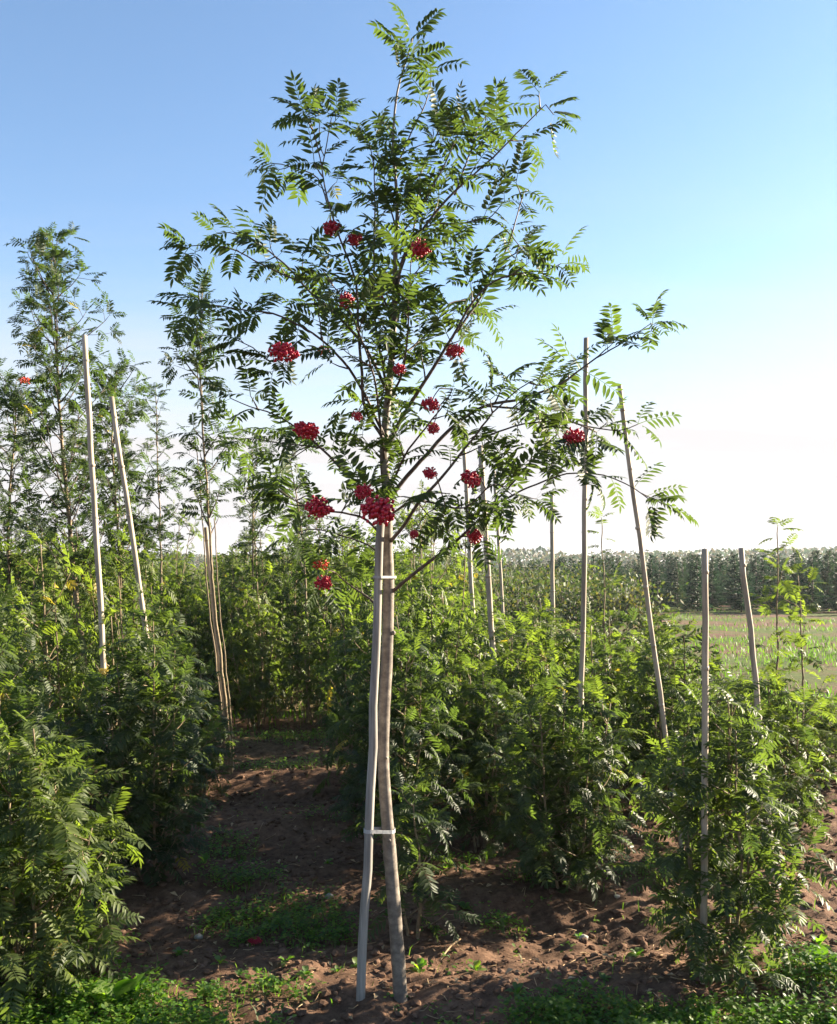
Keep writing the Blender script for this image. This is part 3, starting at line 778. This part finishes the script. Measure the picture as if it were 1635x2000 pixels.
# ------------------------------------------------------------------ spruce plantation and shrubs beyond
def spruce_mesh(seed):
    rng = np.random.RandomState(seed); g = Geo(); st = Geo()
    tube(st, np.array([[0, 0, -.05], [0, 0, .5], [0.01, 0, 1.0]]), [0.022, 0.014, 0.003], 6)
    z = 0.05
    while z < 0.97:
        k = 7 if z < 0.7 else 5
        for j in range(k):
            a = rng.rand()*6.28; ln = (0.34*(1-z)**0.8+0.03)*rng.uniform(0.7, 1.15)
            d = np.array([math.cos(a), math.sin(a), 0]); s = np.array([-d[1], d[0], 0])
            nseg = 5
            for m in range(nseg):
                t = (m+0.6)/nseg
                c = d*ln*t + np.array([0, 0, z + ln*(0.25*t - 0.30*t*t*(1-z))])
                for sg in (-1, 1):
                    tip = c + d*ln*0.20 + s*sg*ln*0.26*(1.1-t)*rng.uniform(.7, 1.3) + np.array([0, 0, rng.uniform(-.02, .025)])
                    w = np.array([0, 0, 0.010]) + d*0.012
                    g.add([c-w, c+w, tip+w*0.3, tip-w*0.3], [(0, 1, 2, 3)], rng.uniform(0.0, 0.65))
                e = c + d*ln*0.3; w = s*0.012
                g.add([c-w, c+w, e+w*0.3, e-w*0.3], [(0, 1, 2, 3)], rng.uniform(0.1, 0.7))
        z += 0.036*rng.uniform(0.8, 1.2)
    return st.mesh('trunk', M_TWIG), g.mesh('crown', M_SPRUCE)
SPR = [spruce_mesh(300+i) for i in range(5)]
n_spr = 0
for row in range(13):
    y0 = 29.0 + row*1.7
    x = 4.8 - 0.10*row + rr.random()*0.5
    while x < 0.50*y0 + 1.5 and n_spr < 280:
        h = rr.uniform(1.15, 1.85) + 0.008*row + 0.03*(x-8)
        yy = y0 + rr.uniform(-.3, .3) - 0.10*(x-8)
        t = thing('young_spruce', ('dark young spruce in the front row of the plantation, facing the grass' if row == 0 else 'dark young spruce inside the plantation block, behind its front row'), 'spruce', (x, yy, float(gz(x, yy))), 'spruces in the plantation front row' if row == 0 else 'spruces inside the plantation block')
        t.scale = (h*0.72, h*0.72, h); t.rotation_euler = (0, 0, rr.random()*6.28)
        v = SPR[rr.randrange(5)]; link('trunk', v[0], t); link('crown', v[1], t); n_spr += 1
        x += rr.uniform(0.7, 1.3)
print('spruces', n_spr)

def shrub_mesh(seed, n=420):
    rng = np.random.RandomState(seed); g = Geo(); st = Geo()
    ends = []
    for s in range(9):
        a = rng.rand()*6.28; q = shoot([0, 0, -.03], [math.cos(a)*0.5, math.sin(a)*0.5, 1], rng.uniform(0.6, 1.0), rng, 0.3, 0.4, 6)
        tube(st, q, np.linspace(0.012, 0.003, len(q)), 4); ends.append(q)
    for i in range(n):
        q = ends[rng.randint(9)]; p = q[rng.randint(1, len(q))] + rng.randn(3)*[.13, .13, .09]; p[2] = max(p[2], 0.02)
        d = unit(rng.randn(3)+[0, 0, .4]); s = unit(np.cross(d, rng.randn(3))); L_ = rng.uniform(0.05, 0.11)
        g.add([p, p+d*L_*.5+s*L_*.3, p+d*L_, p+d*L_*.5-s*L_*.3], [(0, 1, 2, 3)], rng.uniform(0, 0.9))
    return st.mesh('stem', M_TWIG), g.mesh('foliage', M_HEDGE)
SHR = [shrub_mesh(400+i) for i in range(5)]
n_shr = 0
for row in range(9):
    y0 = 20 + row*2.6
    x = 0.02*y0
    while x < 5.2 + 0.12*row + (y0-20)*0.06:
        h = rr.uniform(1.15, 1.5) + 0.02*row
        t = thing('nursery_shrub', 'brownish green shrub in the rows between saplings and spruces', 'shrub', (x, y0+rr.uniform(-.3, .3), 0), 'brown shrubs beyond the saplings')
        t.scale = (1.25, 1.25, h); t.rotation_euler = (0, 0, rr.random()*6.28)
        v = SHR[rr.randrange(5)]; link('stem', v[0], t); link('foliage', v[1], t, kind='stuff'); n_shr += 1
        x += rr.uniform(0.6, 0.95)
print('shrubs', n_shr)

# far woodland along the horizon: a mass
g = Geo(); rng = np.random.RandomState(77)
N = 42000
xx = rng.uniform(-260, 330, N); yy = rng.uniform(190, 260, N)
hmax = 2.0 + 2.0*(vnoise(xx, yy*0, 26)+0.5) + 1.6*(vnoise(xx, yy*0+9, 7)) + np.clip(xx/90, 0, 2)
zz = rng.rand(N)**0.7*hmax
dd = rng.randn(N, 3); dd /= np.linalg.norm(dd, axis=1)[:, None]
ee = np.cross(dd, rng.randn(N, 3)); ee /= np.linalg.norm(ee, axis=1)[:, None]
c = np.stack([xx, yy, zz], 1); s = rng.uniform(.25, .7, N)[:, None]
v = np.stack([c-dd*s, c+ee*s*.6, c+dd*s, c-ee*s*.6], 1).reshape(-1, 3)
g.add(v, np.arange(N*4).reshape(-1, 4), np.repeat(rng.rand(N), 1))
link('woodland', g.mesh('woodland', M_SPRUCE), kind='stuff', label='distant low woodland along the horizon', category='woodland')

# ------------------------------------------------------------------ things on the soil
def on_ground(px, py):
    D = CAM_H*F_PX/(py-HORIZON); x = (px-CX)/F_PX*D
    return np.array([x, D, float(gz(x, D))])

# clods
g = Geo(); v, f = ico(); rng = np.random.RandomState(5)
N = 15000
yy = 2.7 + 6.2*rng.rand(N)**1.3; xx = rng.uniform(-1, 1, N)*(0.47*yy+0.3)
sz = 0.0035 + 0.020*rng.rand(N)**5.0
zz = gz(xx, yy)
rot = rng.randn(N, 3)
V = v[None]*sz[:, None, None]*np.stack([rng.uniform(.8, 1.4, N), rng.uniform(.8, 1.4, N), rng.uniform(.5, .95, N)], 1)[:, None, :]*(1+0.35*(rng.rand(N, 12, 1)-.5))
ca, sa = np.cos(rot[:, 0]*3), np.sin(rot[:, 0]*3)
X = V[:, :, 0]*ca[:, None]-V[:, :, 1]*sa[:, None]; Y = V[:, :, 0]*sa[:, None]+V[:, :, 1]*ca[:, None]
V = np.stack([X+xx[:, None], Y+yy[:, None], V[:, :, 2]+zz[:, None]+sz[:, None]*0.25], -1)
g.add(V.reshape(-1, 3), (f[None]+(np.arange(N)*12)[:, None, None]).reshape(-1, 3))
link('soil_clods', g.mesh('soil_clods', M_CLOD, smooth=False), kind='stuff', label='reddish brown crumbly clods scattered over the tilled soil', category='soil')

# ground cover and grass: masks in metres
def patch_mask(x, y):
    m = np.zeros_like(x)
    fg = 3.20 + 0.10*vnoise(x, y*0, 0.5) + np.where(x > 0.40, 0.10, 0) - np.where((x > -0.45) & (x < 0.30), 0.10, 0)
    m = np.maximum(m, np.clip((fg-y)/0.08, 0, 1))
    def blob(px, py, wx, wy, s=1):
        D = CAM_H*F_PX/(py-HORIZON); bx = (px-CX)/F_PX*D; r = ((x-bx)/wx)**2+((y-D)/wy)**2 + vnoise(x, y, .12)*1.2
        return np.clip(1.4-r, 0, 1)*s
    for b in ((545, 1800, .34, .20), (470, 1735, .22, .10), (620, 1820, .2, .14), (1045, 1712, .16, .12), (440, 1650, .16, .14), (560, 1505, .5, .12), (600, 1450, .7, .25), (980, 1800, .12, .06, .6),
              (540, 1955, .14, .04, .7), (880, 1690, .2, .07, .6), (1250, 1720, .25, .12, .7), (1600, 1930, .2, .12), (60, 1990, .7, .2), (640, 1610, .2, .07, .5)):
        m = np.maximum(m, blob(*b)*0.85)
    far = np.clip((y-8.0)/1.5, 0, 1)*np.clip(vnoise(x*.35, y, 1.3)*3.0+0.42, 0.02, 1)
    return np.maximum(m, far)
def sample(N, y0, y1, seed, sparse=0.012, xr=None):
    rng = np.random.RandomState(seed)
    y = y0*(y1/y0)**rng.rand(N); x = rng.uniform(-1, 1, N)*(0.48*y+0.3) if xr is None else rng.uniform(*xr, N)
    keep = rng.rand(N) < np.maximum(patch_mask(x, y), sparse)
    return x[keep], y[keep], rng
# grass blades
def blades(name, label, x, y, rng, h0, h1, w, mat, tlo, thi):
    n = len(x); z = gz(x, y)-0.005
    a = rng.rand(n)*6.28; h = rng.uniform(h0, h1, n); lean = rng.uniform(0.1, 0.8, n)*h
    d = np.stack([np.cos(a), np.sin(a), 0*a], 1); s = np.stack([-np.sin(a), np.cos(a), 0*a], 1)*w*rng.uniform(.7, 1.3, n)[:, None]
    b = np.stack([x, y, z], 1); m = b + d*lean[:, None]*.35 + np.stack([0*h, 0*h, h*.62], 1); t = b + d*lean[:, None] + np.stack([0*h, 0*h, h*rng.uniform(.75, 1, n)], 1)
    V = np.stack([b-s*.7, b+s*.7, m+s, m-s, t], 1).reshape(-1, 3); k = np.arange(n)[:, None]*5
    F = np.vstack([np.hstack([k, k+1, k+2, k+3]), np.hstack([k+3, k+2, k+4, np.full((n, 1), -1)])])
    # keep -1 padding intact
    G_ = Geo(); ti = rng.uniform(tlo, thi, n); G_.add(V, F, np.concatenate([ti, ti]))
    link(name, G_.mesh(name, mat), kind='stuff', label=label, category='grass')
x, y, r1 = sample(60000, 2.2, 9.0, 1)
blades('grass', 'short green grass tufts in patches on the soil', x, y, r1, 0.02, 0.075, 0.0022, M_GRASS, 0.1, 0.75)
x, y, r1 = sample(45000, 8.5, 32.0, 2, xr=None)
blades('meadow_grass', 'longer grass on the open strip before the spruces', x, y, r1, 0.03, 0.13, 0.007, M_GRASS, 0.0, 0.65)
# broad small-leaved ground cover
def cover(name, label, x, y, rng, s0, s1, lift):
    n = len(x); z = gz(x, y); g = Geo()
    k = 8
    X = np.repeat(x, k)+rng.randn(n*k)*0.018; Y = np.repeat(y, k)+rng.randn(n*k)*0.018; hh = rng.rand(n*k)**0.7*lift
    Z = gz(X, Y)+0.004+hh*np.repeat(0.5+vnoise(x, y, .1)+0.5, k)
    a = rng.rand(n*k)*6.28; el = rng.uniform(-.3, .7, n*k); L_ = rng.uniform(s0, s1, n*k)
    d = np.stack([np.cos(a)*np.cos(el), np.sin(a)*np.cos(el), np.sin(el)], 1)*L_[:, None]
    s = np.stack([-np.sin(a), np.cos(a), rng.uniform(-.3, .3, n*k)], 1)*(L_*.33)[:, None]
    c = np.stack([X, Y, Z], 1); up = np.array([0, 0, 1.0])*(L_*.08)[:, None]
    V = np.stack([c, c+d*.45+s+up, c+d*.8+s*.75, c+d, c+d*.8-s*.75, c+d*.45-s+up, c+d*.5], 1).reshape(-1, 3)
    q = np.arange(n*k)[:, None]*7
    m1 = np.full((n*k, 1), -1)
    F = np.vstack([np.hstack([q, q+6, q+2, q+1]), np.hstack([q+6, q+3, q+2, m1]), np.hstack([q, q+5, q+4, q+6]), np.hstack([q+6, q+4, q+3, m1])])
    ti = rng.uniform(0.05, 0.85, n*k); g.add(V, F, np.concatenate([ti]*4))
    link(name, g.mesh(name, M_WEED), kind='stuff', label=label, category='weeds')
x, y, r1 = sample(42000, 2.4, 8.6, 3, sparse=0.006)
cover('weeds', 'low leafy green weeds carpeting the edge of the soil', x, y, r1, 0.009, 0.024, 0.07)

# individual weed plants: rosettes
def rosette_mesh(seed, n, L_, w, el):
    rng = np.random.RandomState(seed); g = Geo(); a = rng.rand()*6
    for i in range(n):
        e = rng.uniform(*el); d = np.array([math.cos(a), math.sin(a), 0]); s = np.array([-d[1], d[0], 0]); ln = L_*rng.uniform(.6, 1.1); W = w*ln*rng.uniform(.8, 1.2)
        rows = []
        for k, (t, ww) in enumerate(((0, .12), (.22, .5), (.45, 1), (.68, .9), (.86, .5), (1, .05))):
            e2 = e - 0.9*t*t; c = d*ln*t*math.cos(e)+np.array([0, 0, ln*(t*math.sin(e)-0.35*t*t)]); wv = rng.uniform(-.12, .12)*W
            rows += [c - s*W*ww + [0, 0, W*ww*.35+wv], c, c + s*W*ww + [0, 0, W*ww*.35-wv]]
        f = [(3*k+j, 3*k+j+1, 3*k+j+4, 3*k+j+3) for k in range(5) for j in range(2)]
        g.add(np.array(rows), np.array(f), rng.uniform(.2, .9)); a += 2.4+rng.uniform(-.3, .3)
    return g.mesh('leaves', M_WEED)
ROS = [rosette_mesh(500+i, 7+i, 0.055, 0.24, (0.2, 1.1)) for i in range(4)]
rng = np.random.RandomState(8)
for px, py in [(470,1925),(350,1870),(560,1890),(600,1925),(660,1905),(950,1790),(905,1770),(990,1785),(930,1900),(1010,1960),(1130,1800),(1245,1860),(870,1700),(950,1670),(905,1705),
               (640,1690),(700,1890),(1290,1760),(1320,1690),(760,1780),(400,1700),(820,1900),(1180,1930),(585,1480),(850,1810),(1600,1860),(430,1900),(520,1940)]:
    p = on_ground(px, py)
    o = thing('weed_plant', 'small green weed sprouting from the bare soil', 'weed', p, 'small weeds on the soil', data=ROS[rng.randint(4)])
    s = rng.uniform(.7, 1.25); o.scale = (s, s, s*rng.uniform(.9, 1.5)); o.rotation_euler = (0, 0, rng.rand()*6.28)
# dock with big leaves
def dock(label, px, py, seed, n, L_, w, el):
    rng = np.random.RandomState(seed)
    root = thing('dock_plant', label, 'plant', on_ground(px, py))
    a = rng.rand()*6
    for i in range(n):
        m = rosette_mesh(seed*31+i, 1, L_*rng.uniform(.7, 1.1), w, el); m.name = 'leaf'
        o = link('leaf', m, root); o.rotation_euler = (0, 0, a); a += 2.4
dock('broad-leaved dock plant with big pale green leaves beside the soil', 238, 1978, 3, 9, 0.23, 0.21, (0.55, 1.2))
dock('leafy weed plant with wide leaves growing out of bare soil', 1600, 1915, 5, 10, 0.15, 0.25, (0.6, 1.35))

# stones, a dry stick, fallen berries
def stone_mesh(seed):
    rng = np.random.RandomState(seed); v, f = ico(); g = Geo(); v = v*(1+.3*(rng.rand(12, 1)-.5))*[1.2, 1, .75]
    # one level of subdivision for a rounder stone
    vv, ff, mid = list(v), [], {}
    def mp(a, b):
        k = (min(a, b), max(a, b))
        if k not in mid: mid[k] = len(vv); vv.append((vv[a]+vv[b])/2*1.06)
        return mid[k]
    for a, b, c in f: ab, bc, ca = mp(a, b), mp(b, c), mp(c, a); ff += [(a, ab, ca), (b, bc, ab), (c, ca, bc), (ab, bc, ca)]
    g.add(np.array(vv), np.array(ff)); return g.mesh('stone', M_STONE)
for (px, py, s, lab) in ((642, 1757, .020, 'pale rounded stone among the shaded grass'), (388, 1822, .018, 'pale stone on shaded soil beside the green weeds'),
                         (1140, 1805, .020, 'pale stone on the soil by the rounded dark sapling'), (1205, 1760, .012, 'small whitish stone below the rounded dark sapling')):
    p = on_ground(px, py); o = thing('stone', lab, 'stone', p+[0, 0, s*.4], data=stone_mesh(int(px))); o.scale = (s, s, s)
p0, p1 = on_ground(858, 1868)+[0, 0, .02], on_ground(900, 1838)+[0, 0, .035]
g = Geo(); tube(g, smooth_line([p0-p0, (p1-p0)*.5+[0, 0, .012], p1-p0], .02), [.004]*len(smooth_line([p0-p0, (p1-p0)*.5+[0, 0, .012], p1-p0], .02)), 6)
thing('dry_stick', 'dry pale curved stick lying on the soil', 'stick', p0, data=g.mesh('stick', M_STRAW))
p = on_ground(498, 1832); o = thing('fallen_berries', 'fallen red berries lying in the green weeds', 'berries', p+[0, 0, .035], data=BERRY[1]); o.scale = (.03, .025, .02)
# bits of straw
g = Geo(); rng = np.random.RandomState(19)
for i in range(900):
    y = 2.9+4.5*rng.rand()**1.5; x = rng.uniform(-1, 1)*(.46*y); a = rng.rand()*6.28; ln = rng.uniform(.012, .07)
    q = np.array([[x+math.cos(a)*ln*t, y+math.sin(a)*ln*t, 0] for t in (-.5, 0, .5)]); q[:, 2] = gz(q[:, 0], q[:, 1])+.008+rng.rand(3)*.01
    tube(g, q, .0014, 3)
link('straw_litter', g.mesh('straw_litter', M_STRAW), kind='stuff', label='dry straw bits littering the tilled soil', category='straw')

# fallen leaflets, dry and curled
g = Geo(); rng = np.random.RandomState(23)
for i in range(500):
    y = 2.9+4.5*rng.rand()**1.4; x = rng.uniform(-1, 1)*(.46*y); a = rng.rand()*6.28; ln = rng.uniform(.02, .045)
    d = np.array([math.cos(a), math.sin(a), rng.uniform(-.2, .4)])*ln; w = np.array([-math.sin(a), math.cos(a), rng.uniform(-.5, .5)])*ln*.2
    c = np.array([x, y, float(gz(x, y))+.012]); up = np.array([0, 0, ln*.18])
    g.add([c-d*.5, c+w+up, c+d*.5, c-w+up, c], [(0, 4, 1, -1), (4, 2, 1, -1), (0, 3, 4, -1), (4, 3, 2, -1)], rng.rand())
link('fallen_leaves', g.mesh('fallen_leaves', M_STRAW), kind='stuff', label='dry fallen leaflets scattered over the tilled soil', category='leaves')

# ------------------------------------------------------------------ the evening air
def haze_box():
    m, n, l = new_mat('haze')
    out = n.new('ShaderNodeOutputMaterial'); v = n.new('ShaderNodeVolumePrincipled')
    v.inputs['Color'].default_value = (0.86, 0.90, 0.96, 1); v.inputs['Density'].default_value = 0.00045; v.inputs['Anisotropy'].default_value = 0.35
    l.new(v.outputs[0], out.inputs['Volume'])
    lo, hi = (-2600, -420, -1.2), (2600, 4200, 9.0)
    vv = [(x, y, z) for x in (lo[0], hi[0]) for y in (lo[1], hi[1]) for z in (lo[2], hi[2])]
    g = Geo(); g.add(vv, np.array([(0, 1, 3, 2), (4, 6, 7, 5), (0, 4, 5, 1), (2, 3, 7, 6), (0, 2, 6, 4), (1, 5, 7, 3)]))
    link('haze', g.mesh('haze', m, False), kind='stuff', label='thin bright evening haze over the whole field', category='haze')
haze_box()
